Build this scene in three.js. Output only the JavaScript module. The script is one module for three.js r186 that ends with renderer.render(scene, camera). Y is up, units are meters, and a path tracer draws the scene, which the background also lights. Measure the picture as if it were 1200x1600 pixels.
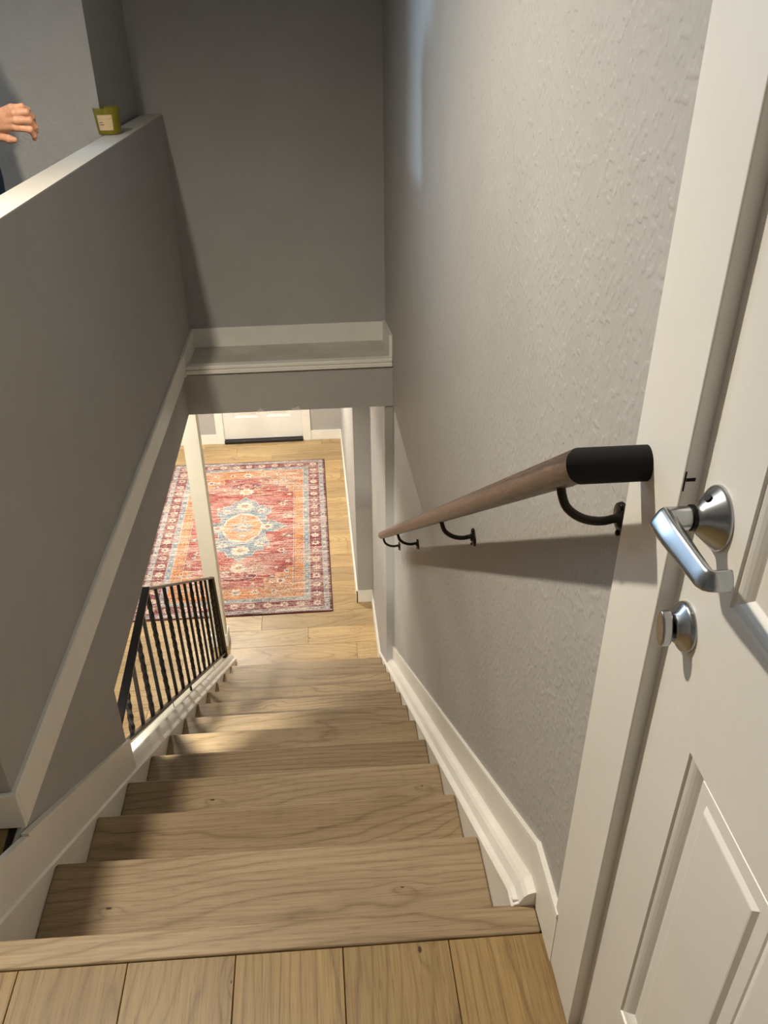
import * as THREE from 'three';
import { RoundedBoxGeometry } from 'three/addons/geometries/RoundedBoxGeometry.js';
import { mergeGeometries, mergeVertices, toCreasedNormals } from 'three/addons/utils/BufferGeometryUtils.js';
import { MarchingCubes } from 'three/addons/objects/MarchingCubes.js';
import { RectAreaLightUniformsLib } from 'three/addons/lights/RectAreaLightUniformsLib.js';

// ------------------------------------------------------------------ camera, light, exposure
const scene = new THREE.Scene();
const FOCAL = 1350;                                            // pixels at 1200 x 1600
const camera = new THREE.PerspectiveCamera(2 * Math.atan(800 / FOCAL) * 180 / Math.PI, 0.75, 0.02, 60);
camera.position.set(0.2404, 1.4449, 1.0653);
camera.rotation.set(-0.5913, -0.0548, -0.0233, 'YXZ');
camera.setViewOffset(1200, 1600, 24, -130.6, 1200, 1600);
camera.updateProjectionMatrix();
const renderer = new THREE.WebGLRenderer({ antialias: true });
renderer.toneMapping = THREE.LinearToneMapping;
renderer.toneMappingExposure = 1.0;
renderer.shadowMap.enabled = true;
RectAreaLightUniformsLib.init();
scene.background = new THREE.Color(0.45, 0.62, 0.9);

function point(x, y, z, color, intensity, radius) {
  const l = new THREE.PointLight(color, intensity, 0, 2);
  l.position.set(x, y, z); l.castShadow = true; l.shadow.radius = radius; l.shadow.mapSize.set(1024, 1024);
  scene.add(l); return l;
}
const WARM = new THREE.Color(1, 0.90, 0.745), WARM2 = new THREE.Color(1, 0.96, 0.86);
const YF0 = -2.28, UP = [-0.59, 2.30, -0.55], LOW_A = [-0.665, -0.29, -0.86], LOW_C = [-1.05, -0.29, -3.25], LOW_B = [-0.75, -0.30, -5.9];
function spot(p, q, color, intensity, angle, penumbra, radius) {
  const l = new THREE.SpotLight(color, intensity, 0, angle, penumbra, 2);
  l.position.set(...p); l.target.position.set(...q); l.castShadow = true; l.shadow.radius = radius; l.shadow.mapSize.set(1024, 1024);
  scene.add(l, l.target);
}
spot(UP, [UP[0], 0, UP[2]], WARM, 15, 1.36, 0.45, 1.8);           // ceiling can over the half wall, pointing straight down
spot(LOW_A, [LOW_A[0], YF0, LOW_A[2]], WARM2, 13.0, 1.5, 0.15, 1.6);
spot(LOW_C, [LOW_C[0], YF0, LOW_C[2]], WARM2, 5.0, 1.5, 0.15, 3.5);
point(...LOW_B, WARM2, 16.0, 4.0);
const DAY = new THREE.Color(0.52, 0.74, 1.0);
const SLIT = { x: -2.7, y0: 0.5, y1: 2.2, z0: -2.50, z1: -2.24 };  // narrow side window of the hall
spot([-5.2, 1.62, -2.62], [0.6, 1.40, -2.2], DAY, 46, 0.30, 0.3, 9);  // bright daylight far outside it
const WIN = { z: -2.68, x0: -2.3, x1: -1.3, y0: 1.15, y1: 2.15 };  // window in the end wall of the hall
{
  const w = new THREE.RectAreaLight(DAY, 3.2, WIN.x1 - WIN.x0, WIN.y1 - WIN.y0), cx = (WIN.x0 + WIN.x1) / 2, cy = (WIN.y0 + WIN.y1) / 2;
  w.position.set(cx, cy, WIN.z + 0.03); w.lookAt(cx, cy, 3); scene.add(w);
}

// ------------------------------------------------------------------ measures (metres; landing floor is y = 0)
const RISE = 0.19, RUN = 0.314, SL = RISE / RUN, NSTEP = 12, YF = -RISE * NSTEP;
const XL = -0.4325, XR = 0.565;                                // tread ends
const xLeft = z => -0.452 - 0.0135 * (z + 0.2) ;               // face of the left wall, slightly out of square
const xRight = z => 0.6155 + 0.0007 * z;                        // face of the right wall
const Z_LEDGE = -3.09, Z_BACK = -3.52, Y_HEAD = -0.2, Y_CEIL = 2.44, Z_FAR = -7.5;

// ------------------------------------------------------------------ helpers
let seed = 12345;
const rnd = () => { seed = (seed * 1664525 + 1013904223) >>> 0; return seed / 4294967296; };
const used = {};
function numbered(n) { const k = used[n] = (used[n] ?? -1) + 1; return k ? `${n}_${String(k).padStart(3, '0')}` : n; }
function shade(o) { o.traverse(m => { if (m.isMesh) { m.castShadow = true; m.receiveShadow = true; } }); return o; }
function structure(name, geoms, m) {
  const o = geoms ? new THREE.Mesh(join(geoms), m) : new THREE.Group();
  o.name = name; o.userData.kind = 'structure'; scene.add(o); return shade(o);
}
function thing(name, label, category, pos = [0, 0, 0], group) {
  const o = new THREE.Group(); o.name = numbered(name); o.position.set(...pos);
  o.userData = { label, category }; if (group) o.userData.group = group;
  scene.add(o); return o;
}
function part(name, geoms, m, parent, label) {
  const o = new THREE.Mesh(join(geoms), m); o.name = numbered(name);
  if (label) o.userData.label = label;
  parent.add(o); return shade(o);
}
function join(g) {
  if (!Array.isArray(g)) return g;
  if (g.length === 1) return g[0];
  return mergeGeometries(g.map(x => { const y = x.index ? x.toNonIndexed() : x; for (const k of Object.keys(y.attributes)) if (!['position', 'normal', 'uv'].includes(k)) y.deleteAttribute(k); return y; }));
}
// uv from position, in metres, by the side a face looks to
function uvBox(g, s = 1) {
  g = g.index ? g.toNonIndexed() : g;
  const p = g.attributes.position, n = g.attributes.normal, uv = new Float32Array(p.count * 2);
  for (let i = 0; i < p.count; i++) {
    const ax = Math.abs(n.getX(i)), ay = Math.abs(n.getY(i)), az = Math.abs(n.getZ(i)), x = p.getX(i), y = p.getY(i), z = p.getZ(i);
    const [u, v] = ax >= ay && ax >= az ? [z, y] : ay >= az ? [x, z] : [x, y];
    uv[2 * i] = u / s; uv[2 * i + 1] = v / s;
  }
  g.setAttribute('uv', new THREE.BufferAttribute(uv, 2)); return g;
}
function box(x0, x1, y0, y1, z0, z1, r = 0) {
  const w = x1 - x0, h = y1 - y0, d = z1 - z0;
  const g = r ? new RoundedBoxGeometry(w, h, d, 2, Math.min(r, w * .49, h * .49, d * .49)) : new THREE.BoxGeometry(w, h, d);
  g.translate((x0 + x1) / 2, (y0 + y1) / 2, (z0 + z1) / 2); return uvBox(g);
}
// a solid from eight corners: [x,y,z] at bottom a b c d (counter-clockwise from above) and top e f g h
function hexa(c) {
  const q = [[0, 3, 2, 1], [4, 5, 6, 7], [0, 1, 5, 4], [1, 2, 6, 5], [2, 3, 7, 6], [3, 0, 4, 7]], pos = [];
  for (const f of q) for (const i of [f[0], f[1], f[2], f[0], f[2], f[3]]) pos.push(...c[i]);
  const g = new THREE.BufferGeometry(); g.setAttribute('position', new THREE.Float32BufferAttribute(pos, 3)); g.computeVertexNormals(); return uvBox(g);
}
// wall slab whose two long sides follow x = f0(z) and x = f1(z)
function slabZ(f0, f1, y0, y1, z0, z1) {
  const a = f0(z0), b = f0(z1), c = f1(z1), d = f1(z0);
  return hexa([[a, y0, z0], [b, y0, z1], [c, y0, z1], [d, y0, z0], [a, y1, z0], [b, y1, z1], [c, y1, z1], [d, y1, z0]]);
}
// a profile [[x, h] ...] (counter-clockwise seen from +z) carried along z on a slope
function sweep(profile, z0, z1, slope = 0, y = 0, fx = () => 0) {
  if (z0 < z1) [z0, z1] = [z1, z0];
  const n = profile.length, pos = [];
  const P = (i, z) => [profile[i][0] + fx(z), profile[i][1] + y + slope * z, z];
  for (let i = 0; i < n; i++) { const j = (i + 1) % n, a = P(i, z0), b = P(j, z0), c = P(j, z1), d = P(i, z1); pos.push(...a, ...c, ...b, ...a, ...d, ...c); }
  const tri = THREE.ShapeUtils.triangulateShape(profile.map(p => new THREE.Vector2(...p)), []);
  const zf = Math.max(z0, z1), zb = Math.min(z0, z1);
  for (const [a, b, c] of tri) { pos.push(...P(a, zf), ...P(b, zf), ...P(c, zf)); pos.push(...P(a, zb), ...P(c, zb), ...P(b, zb)); }
  const g = new THREE.BufferGeometry(); g.setAttribute('position', new THREE.Float32BufferAttribute(pos, 3));
  g.computeVertexNormals(); return uvBox(g);
}
// a polygon [[z, y] ...] given thickness along x
function sidePlate(poly, x0, x1) {
  const s = new THREE.Shape(poly.map(([z, y]) => new THREE.Vector2(-z, y)));
  const g = new THREE.ExtrudeGeometry(s, { depth: x1 - x0, bevelEnabled: false });
  g.rotateY(Math.PI / 2); g.translate(x0, 0, 0); return uvBox(g);
}
function rod(a, b, r, seg = 10) {
  const A = new THREE.Vector3(...a), B = new THREE.Vector3(...b), d = B.clone().sub(A), g = new THREE.CylinderGeometry(r, r, d.length(), seg);
  g.applyQuaternion(new THREE.Quaternion().setFromUnitVectors(new THREE.Vector3(0, 1, 0), d.clone().normalize())); g.translate(...A.add(B).multiplyScalar(.5).toArray()); return g;
}
function bar(a, b, w, h, r = .002) {                            // rounded bar from a to b, w wide (level), h high
  const A = new THREE.Vector3(...a), B = new THREE.Vector3(...b), d = B.clone().sub(A), L = d.length();
  const g = new RoundedBoxGeometry(w, h, L, 2, r), z = d.normalize(), x = new THREE.Vector3(0, 1, 0).cross(z).normalize(), y = z.clone().cross(x);
  g.applyMatrix4(new THREE.Matrix4().makeBasis(x, y, z)); g.translate(...A.add(B).multiplyScalar(.5).toArray()); return uvBox(g);
}
// floor plank with small bevels on its top edges
function plank(x0, x1, z0, z1, y1, t, c, grain, px) {
  const y0 = y1 - t, P = [[x0, y0, z1], [x1, y0, z1], [x1, y0, z0], [x0, y0, z0], [x0, y1 - c, z1], [x1, y1 - c, z1], [x1, y1 - c, z0], [x0, y1 - c, z0],
    [x0 + c, y1, z1 - c], [x1 - c, y1, z1 - c], [x1 - c, y1, z0 + c], [x0 + c, y1, z0 + c]];
  const q = [[8, 9, 10, 11], [4, 5, 9, 8], [5, 6, 10, 9], [6, 7, 11, 10], [7, 4, 8, 11], [0, 1, 5, 4], [1, 2, 6, 5], [2, 3, 7, 6], [3, 0, 4, 7], [3, 2, 1, 0]], pos = [];
  for (const f of q) for (const i of [f[0], f[1], f[2], f[0], f[2], f[3]]) pos.push(...P[i]);
  const g = new THREE.BufferGeometry(); g.setAttribute('position', new THREE.Float32BufferAttribute(pos, 3)); g.computeVertexNormals();
  return grainUV(g, grain);
}
const TEX = 1.6;
function grainUV(g, axis) {                                     // lays the grain along x or z, from a random place of the board texture
  g = g.index ? g.toNonIndexed() : g; g.computeBoundingBox();
  const b = g.boundingBox, p = g.attributes.position, uv = new Float32Array(p.count * 2), L = axis === 'x' ? b.max.x - b.min.x : b.max.z - b.min.z, W = axis === 'x' ? b.max.z - b.min.z : b.max.x - b.min.x;
  const ou = rnd() * Math.max(0, 1 - (W + .06) / TEX), ov = rnd() * Math.max(0, 1 - L / TEX);
  for (let i = 0; i < p.count; i++) {
    const l = axis === 'x' ? p.getX(i) - b.min.x : p.getZ(i) - b.min.z, w = (axis === 'x' ? p.getZ(i) - b.min.z : p.getX(i) - b.min.x) + (b.max.y - p.getY(i));
    uv[2 * i] = ou + w / TEX; uv[2 * i + 1] = ov + l / TEX;
  }
  g.setAttribute('uv', new THREE.BufferAttribute(uv, 2)); return g;
}

// ------------------------------------------------------------------ textures
const PERM = new Uint8Array(512); { const a = [...Array(256).keys()]; for (let i = 255; i > 0; i--) { const j = Math.floor(rnd() * (i + 1)); [a[i], a[j]] = [a[j], a[i]]; } for (let i = 0; i < 512; i++) PERM[i] = a[i & 255]; }
function vn(x, y, wx = 256, wy = 256) {                         // value noise 0..1, repeats after wx, wy cells
  const xi = Math.floor(x), yi = Math.floor(y), fx = x - xi, fy = y - yi, u = fx * fx * (3 - 2 * fx), v = fy * fy * (3 - 2 * fy);
  const m = (a, w) => ((a % w) + w) % w, x0 = m(xi, wx), x1 = m(xi + 1, wx), y0 = m(yi, wy), y1 = m(yi + 1, wy);
  const h = (a, b) => PERM[(PERM[a & 255] + b) & 255] / 255;
  return (h(x0, y0) * (1 - u) + h(x1, y0) * u) * (1 - v) + (h(x0, y1) * (1 - u) + h(x1, y1) * u) * v;
}
function dataTex(n, m, fn, srgb, repeat) {
  const d = new Uint8Array(n * m * 4);
  for (let j = 0; j < m; j++) for (let i = 0; i < n; i++) { const c = fn(i / n, j / m), k = 4 * (j * n + i); d[k] = c[0]; d[k + 1] = c[1]; d[k + 2] = c[2]; d[k + 3] = 255; }
  const t = new THREE.DataTexture(d, n, m); t.magFilter = THREE.LinearFilter; t.minFilter = THREE.LinearMipmapLinearFilter; t.generateMipmaps = true; t.wrapS = t.wrapT = THREE.RepeatWrapping;
  if (srgb) t.colorSpace = THREE.SRGBColorSpace; if (repeat) t.repeat.set(...repeat); t.needsUpdate = true; return t;
}
const clamp = (x, a = 0, b = 1) => Math.min(b, Math.max(a, x)), mix = (a, b, t) => a + (b - a) * t, smooth = (a, b, x) => { const t = clamp((x - a) / (b - a)); return t * t * (3 - 2 * t); };
const KNOTS = [...Array(14)].map(() => [rnd(), rnd(), .0015 + rnd() * .0035]);
const grainAt = (u, v) => {
  const x = u * TEX, y = v * TEX;
  let kn = 0, bend = 0;
  for (const [ku, kv, r] of KNOTS) { const dx = (u - ku) * TEX, dy = (v - kv) * TEX * .45, d = Math.hypot(dx, dy); if (d < .09) { bend += Math.exp(-d * d / .0004) * .5; kn = Math.max(kn, 1 - smooth(r * .4, r, d)); } }
  const t = x * 9.5 + 4.0 * vn(x * 3.6 + 9, y * 1.0) + 1.3 * vn(x * 9 + 3, y * 2.4 + 7) + .16 * vn(x * 40, y * 14) + bend;
  const s = Math.abs((t * 2.2) % 1 - .5) * 2, ring = Math.pow(s, 5);
  const fine = vn(x * 520, y * 9) * .6 + vn(x * 190 + 5, y * 5) * .4;
  const pore = Math.pow(vn(x * 760 + 3, y * 26 + 1), 5);
  const tone = vn(x * 5, y * 1.1 + 40) * .6 + vn(x * 16, y * 2.2 + 11) * .4;
  return [ring, fine, pore, tone, kn];
};
const woodTex = dataTex(2048, 2048, (u, v) => {
  const [ring, fine, pore, tone, kn] = grainAt(u, v);
  let k = clamp(.30 * ring + .34 * (1 - fine) + .35 * pore + .50 * (tone - .38), 0, 1);
  k = Math.max(k, kn * 1.5);
  return [mix(200, 112, k), mix(170, 86, k), mix(132, 58, k)];
}, true);
const woodBump = dataTex(1024, 1024, (u, v) => { const [ring, fine, pore] = grainAt(u, v); const h = 255 * clamp(.85 - .25 * ring - .3 * (1 - fine) - .4 * pore); return [h, h, h]; });
const orange = dataTex(1024, 1024, (u, v) => {                  // orange peel of a rolled wall
  const a = vn(u * 130, v * 130, 130, 130), b = vn(u * 64 + 7, v * 64, 64, 64), c = vn(u * 220, v * 220, 220, 220);
  const blob = smooth(.46, .78, a * .62 + b * .38), h = 255 * clamp(.15 + .62 * blob + .16 * c); return [h, h, h];
});
const scuff = (base, amt, n = 512) => dataTex(n, n, (u, v) => {
  const a = vn(u * 7, v * 7, 7, 7) * .5 + vn(u * 23, v * 23, 23, 23) * .3 + vn(u * 90, v * 90, 90, 90) * .2, k = 1 + (a - .5) * amt;
  return base.map(c => clamp(c * k, 0, 255));
}, true);

// ------------------------------------------------------------------ materials
const std = o => new THREE.MeshStandardMaterial(o), phys = o => new THREE.MeshPhysicalMaterial(o);
const M = {
  wall: std({ map: scuff([176, 173, 168], .05), roughness: .62, bumpMap: orange, bumpScale: .0011 }),
  flatWall: std({ map: scuff([176, 173, 168], .05), roughness: .8, bumpMap: orange, bumpScale: .0004 }),
  white: std({ map: scuff([240, 236, 227], .05), roughness: .42 }),
  door: std({ map: scuff([232, 229, 222], .035), roughness: .38 }),
  jamb: std({ map: scuff([190, 184, 174], .16), roughness: .5 }),
  cream: std({ map: scuff([228, 220, 200], .05), roughness: .5 }),
  ceiling: std({ color: 0xe9e6df, roughness: .9 }),
  sub: std({ color: 0x4b3a2a, roughness: .9 }),
  iron: std({ color: 0x0d0b0b, roughness: .32, metalness: .35 }),
  bronze: std({ color: 0x2b241f, roughness: .38, metalness: .75 }),
  nickel: phys({ color: 0xb3b6b9, roughness: .24, metalness: 1 }),
  nickelDark: std({ color: 0x161514, roughness: .5, metalness: .6 }),
  blackTape: std({ color: 0x030303, roughness: .9 }),
  threshold: std({ color: 0x14110f, roughness: .5 }),
  gasket: std({ color: 0x4a4338, roughness: .9 }),
  shade: std({ color: 0xffffff, emissive: WARM, emissiveIntensity: 2.2, roughness: .6 }),
  fixture: std({ color: 0xc9c5bd, roughness: .4, metalness: .6 }),
  pane: phys({ color: 0x9fc0e8, roughness: .08, emissive: DAY, emissiveIntensity: 8 }),
};
const wood = (tint, r = .46) => std({ map: woodTex, color: new THREE.Color(...tint), roughness: r, bumpMap: woodBump, bumpScale: .0003 });
const OAK = [[.70, .68, .48], [.77, .74, .53], [.65, .635, .46], [.73, .70, .49], [.63, .615, .45]].map(t => wood(t));
const OAKL = [[1.10, 1.14, 1.0], [1.18, 1.20, 1.06], [1.02, 1.06, .95], [1.14, 1.15, 1.0]].map(t => wood(t, .42));
const TREAD = [[.80, .86, .90], [.75, .80, .84], [.83, .89, .92]].map(t => wood(t, .52));
const railTex = dataTex(256, 1024, (u, v) => {
  const f = vn(u * 60, v * 30, 60, 30), g = vn(u * 12, v * 60, 12, 60), w = smooth(.62, .8, vn(u * 30, v * 30, 30, 30) * .6 + vn(u * 60, v * 90, 60, 90) * .4), k = clamp(.35 + .5 * f * .6 + .35 * g - .3);
  return [mix(mix(104, 50, k), 150, w * .4), mix(mix(82, 38, k), 122, w * .4), mix(mix(66, 30, k), 100, w * .4)];
}, true);
M.rail = phys({ map: railTex, roughness: .38, clearcoat: .15, clearcoatRoughness: .3 });

// ------------------------------------------------------------------ floors
const floorUp = structure('floor_upper');
part('subfloor', [box(-2.7, -0.53, Y_HEAD, -.013, -3.62, 2.4), box(-.53, .75, Y_HEAD, -.013, .03, 2.4), box(-.53, -.47, Y_HEAD, -.013, -.26, .03), box(-4.5, -2.7, Y_HEAD, 0, -3.62, 2.4)], M.sub, floorUp);
part('stair_nosing', grainUV(box(-.44, .607, -.03, .0015, .0215, .0855, .006), 'x'), TREAD[2], floorUp);
let pk = 0;
for (let n = -12; n < 6; n++) {
  const x0 = Math.max(-2.699, -.366 + n * .199), x1 = -.366 + n * .199 + .1975, cx1 = Math.min(x1, x0 < .4 ? x1 : .64);
  let z = n < 0 && x1 < -.45 ? -2.679 : .0885, first = ((n * 7919) % 5 + 5) % 5 * .24 + .14;
  const cuts = []; for (let e = z + first; e < 2.4; e += 1.22) cuts.push(e); cuts.push(2.39);
  for (const e of cuts) { if (e - z > .03) part('plank', plank(x0, cx1, z, e - .0015, 0, .012, .0011, 'z'), OAK[(pk++ * 3) % 5], floorUp); z = e; }
}
part('plank', plank(-.5635, -.535, -2.679, -.27, 0, .012, .0011, 'z'), OAK[1], floorUp);
part('plank', plank(-.5635, -.458, -.268, .088, 0, .012, .0011, 'z'), OAK[2], floorUp);

const floorLow = structure('floor_lower');
part('subfloor', box(-4.5, .75, YF - .12, YF - .013, Z_FAR - .1, .2), M.sub, floorLow);
const PITCH = .2045;
for (let r = 0; r < 34; r++) {
  const z1 = -.62 - r * PITCH, z0 = z1 - PITCH + .0015; if (z0 < Z_FAR - .2) break;
  const right = z1 > -3.3 ? -.53 : z1 > -4.4 ? .565 : .458;
  let x = -4.4, e = -4.4 + .3 + ((r * 5) % 7) / 7 * 1.2;
  for (; x < right - .02; e += 1.22) { const b = Math.min(e, right); if (b - x > .03) part('plank', plank(x, b - .0015, Math.max(z0, Z_FAR + .002), z1, YF, .012, .001, 'x'), OAKL[(r * 2 + (pk++)) % 4], floorLow); x = b; if (e >= right) break; }
}

// ------------------------------------------------------------------ walls
const wr = xRight;
structure('wall_right', [
  slabZ(wr, () => .76, Y_HEAD, Y_CEIL, -3.64, .235), slabZ(wr, () => .76, YF, Y_HEAD, -3.1, .2),
  box(.624, .76, 2.06, Y_CEIL, .29, 1.06), box(.624, .76, 0, Y_CEIL, 1.06, 2.5)], M.wall);
structure('wall_right_lower', [box(.572, .76, YF, Y_HEAD, -4.4, -3.1)], M.flatWall);
structure('wall_entry_right', [box(.46, .76, YF, Y_HEAD, Z_FAR - .1, -4.4)], M.flatWall);
const wallLeft = structure('wall_left', [
  slabZ(z => xLeft(z) - .092, xLeft, 0, 1.085, Z_BACK, -.267),
  ((a, b, ya, yb) => hexa([[xLeft(a) - .085, ya, a], [xLeft(b) - .085, yb, b], [xLeft(b), yb, b], [xLeft(a), ya, a], [xLeft(a) - .085, 0, a], [xLeft(b) - .085, 0, b], [xLeft(b), 0, b], [xLeft(a), 0, a]]))(-3.09, -1.045, Y_HEAD, -.276),
  slabZ(z => xLeft(z) - .085, xLeft, YF, 0, -1.045, .1)], M.flatWall);
structure('wall_back', [box(-.53, .76, .0, Y_CEIL, Z_BACK - .12, Z_BACK)], M.flatWall);
const header = structure('wall_header', [box(-.53, .625, Y_HEAD, .0, Z_BACK - .12, Z_LEDGE)], M.flatWall);
structure('wall_hall_end', [box(-2.75, WIN.x0, 0, Y_CEIL, -2.82, WIN.z), box(WIN.x1, -.516, 0, Y_CEIL, -2.82, WIN.z), box(WIN.x0, WIN.x1, 0, WIN.y0, -2.82, WIN.z), box(WIN.x0, WIN.x1, WIN.y1, Y_CEIL, -2.82, WIN.z), box(-.66, -.516, 0, Y_CEIL, Z_BACK - .12, -2.82)], M.wall);
structure('wall_hall_left', [box(-2.82, SLIT.x, 0, SLIT.y0, -3.6, 2.5), box(-2.82, SLIT.x, SLIT.y1, Y_CEIL, -3.6, 2.5), box(-2.82, SLIT.x, SLIT.y0, SLIT.y1, -3.6, SLIT.z0), box(-2.82, SLIT.x, SLIT.y0, SLIT.y1, SLIT.z1, 2.5)], M.flatWall);
structure('wall_behind', [box(-2.82, .76, 0, Y_CEIL, 2.4, 2.5)], M.flatWall);
structure('ceiling', [box(-2.9, .8, Y_CEIL, Y_CEIL + .1, -3.7, 2.6)], M.ceiling);
structure('ceiling_lower', [box(-4.6, .8, Y_HEAD, 0, Z_FAR - .1, Z_BACK - .1)], M.ceiling);
structure('wall_lower_left', [box(-4.6, -4.5, YF, Y_HEAD, Z_FAR - .1, .2)], M.flatWall);
structure('wall_lower_near', [box(-4.6, .76, YF, Y_HEAD, .1, .2)], M.flatWall);
structure('wall_far', [box(-4.6, -.79, YF, Y_HEAD, Z_FAR - .1, Z_FAR), box(.075, .76, YF, Y_HEAD, Z_FAR - .1, Z_FAR), box(-.79, .075, YF + 2.04, Y_HEAD, Z_FAR - .1, Z_FAR)], M.flatWall);
for (const [x, w, h, k] of [[-.055, .011, .018, 0], [.125, .020, .016, 1]]) {      // bare filler patches on the lower edge of the header
  const s = new THREE.Shape(); const m = 14;
  for (let i = 0; i <= m; i++) { const a = Math.PI * i / m, r = 1 + .22 * Math.sin(5 * a + k * 2); s[i ? 'lineTo' : 'moveTo'](Math.cos(a) * w * (k ? 1.2 : 1.3) * r, Math.sin(a) * h * r * (k ? 1 + .3 * Math.cos(a) : 1)); }
  const g = new THREE.ExtrudeGeometry(s, { depth: .0012, bevelEnabled: false }); g.translate(x, Y_HEAD, Z_LEDGE);
  part('filler_patch', uvBox(g), std({ color: 0xd9d6cd, roughness: .8 }), header);
}

// ------------------------------------------------------------------ white trim
const xb = z => xLeft(z) + .0125;
structure('baseboard_half_wall', [
  sweep([[-.004, .003], [0.0125, .003], [0.0125, .094], [.009, .1], [-.004, .1]], Z_LEDGE + .02, -.2665, 0, 0, xLeft),
  box(xLeft(-.26) - .105, xLeft(-.26) + .0126, .003, .1, -.2668, -.2535, .0025)], M.white);
structure('baseboard_hall', [box(-2.7, -.53, 0, .1, -2.68, -2.667, .003), box(-2.7, -2.687, 0, .1, -2.68, 2.4, .003)], M.white);
structure('sill_half_wall', [slabZ(z => xLeft(z) - .0925, z => xLeft(z) + .0004, 1.085, 1.0885, Z_BACK, -.2665)], std({ map: scuff([204, 199, 190], .05), roughness: .5 }));
structure('baseboard_ledge', [box(-.42, .613, .0, .104, Z_BACK, Z_BACK + .013, .003), box(-.425, -.395, .0, .104, Z_BACK, Z_LEDGE + .02, .003),
  sidePlate([[Z_BACK, 0], [Z_LEDGE - .02, 0], [Z_LEDGE - .02, .152], [Z_LEDGE - .05, .152], [Z_BACK, .106]], .598, .614)], M.white);
structure('ledge_board', [box(-.42, .613, -.002, .006, Z_BACK, Z_LEDGE - .02, .002)], std({ map: scuff([205, 199, 186], .16), roughness: .6 }));
structure('ledge_trim', [box(-.395, .612, .03, .048, Z_LEDGE - .035, Z_LEDGE + .012, .004), box(-.395, .612, .008, .0285, Z_LEDGE - .03, Z_LEDGE + .015, .003)], M.white);

// ------------------------------------------------------------------ staircase
const stairs = thing('staircase', 'straight flight of oak-look steps between white stringers running down to the rug', 'staircase', [0, YF, 0]);
const S = (name, g, m, label) => { const o = part(name, g, m, stairs, label); o.position.y = -YF; return o; };
for (let k = 1; k < NSTEP; k++) {
  const zf = -RUN * k, zb = -RUN * (k - 1) + .008;
  S('tread', grainUV(box(XL, XR - .001, -RISE * k - .032, -RISE * k, zf, zb, .007), 'x'), TREAD[k % 3]);
}
for (let k = 1; k <= NSTEP; k++) S('riser', grainUV(box(XL, XR - .001, -RISE * k, -RISE * (k - 1) - .033, -RUN * (k - 1) + .009, -RUN * (k - 1) + .022), 'x'), TREAD[k % 3]);
const zEnd = -RUN * NSTEP + .02;
// right stringer: face board, moulded lip, then the taller skirt board with a thin cap against the wall
S('stringer', sidePlate([[.02, -.03], [.02, .012], [zEnd, SL * zEnd + .012], [zEnd, YF], [zEnd + .30, YF], [.02, -.34]], XR, .606), M.white);
const lip = s => [[XR - .004, -.004], [XR - .004, .008], [XR + .002, .013], [XR + .010, .016], [XR + .014, .024], [XR + .019, .034], [XR + .026, .041], [XR + .036, .045], [.6075, .046], [.6075, -.004]];
S('stringer_moulding', [sweep(lip(), -.012, zEnd, SL), sweep(lip(), .027, -.012, 0, SL * -.012)], M.white);
S('skirt_board', [sidePlate([[.149, 0], [.149, .128], [-.012, .128], [-3.1, SL * -3.1 + .132], [-3.1, SL * -3.1 + .02], [.02, .0]], .6068, .616)], M.white);
S('skirt_cap', [sweep([[.6045, .128], [.616, .128], [.616, .1385], [.6055, .1385]], -.012, .149, 0, 0), sweep([[.6045, .132], [.616, .132], [.616, .1425], [.6055, .1425]], -3.1, -.012, SL, 0)], M.white);
// left stringer: behind the wall at the top, an open ledge for the railing below
const zW = -1.065;                                                // where the lower wall stops and the railing begins
S('stringer', sidePlate([[.02, -.03], [.02, .012], [zEnd, SL * zEnd + .012], [zEnd, YF], [zEnd + .30, YF], [.02, -.34]], XL - .055, XL), M.white);
const lipL = lip().map(([x, h]) => [-(x - XR) + XL, h]).reverse();
S('stringer_moulding', [sweep(lipL, .018, zEnd, SL)], M.white);
S('ledge', [sweep([[-.535, .0], [-.46, .0], [-.46, .034], [-.532, .034]], zEnd, zW - .01, SL), sweep([[-.539, .03], [-.528, .03], [-.528, .04], [-.539, .04]], zEnd, zW - .02, SL),
  sidePlate([[zW, SL * zW], [zEnd, SL * zEnd], [zEnd, YF], [zEnd + .30, YF], [zW, SL * zW - .35]], -.52, XL - .055)], M.cream);
S('skirt_board', [sidePlate([[.02, .0], [.02, .082], [-.09, .082], [zW, SL * zW + .134], [zW, SL * zW + .02]], -.450, -.4345)], M.white);
S('skirt_cap', [sweep([[-.449, .134], [-.432, .134], [-.432, .1445], [-.449, .1445]], zW, -.24, SL, 0)], M.white);

// ------------------------------------------------------------------ post beside the railing
const post = thing('support_post', 'square cream-painted post standing at the foot of the iron railing', 'post', [-.555, YF, -3.98]);
part('shaft', box(-.05, .05, 0, Y_HEAD - YF, -.05, .05, .004), M.cream, post);
part('base', box(-.058, .062, 0, .1, -.06, .062, .004), M.white, post);

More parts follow.
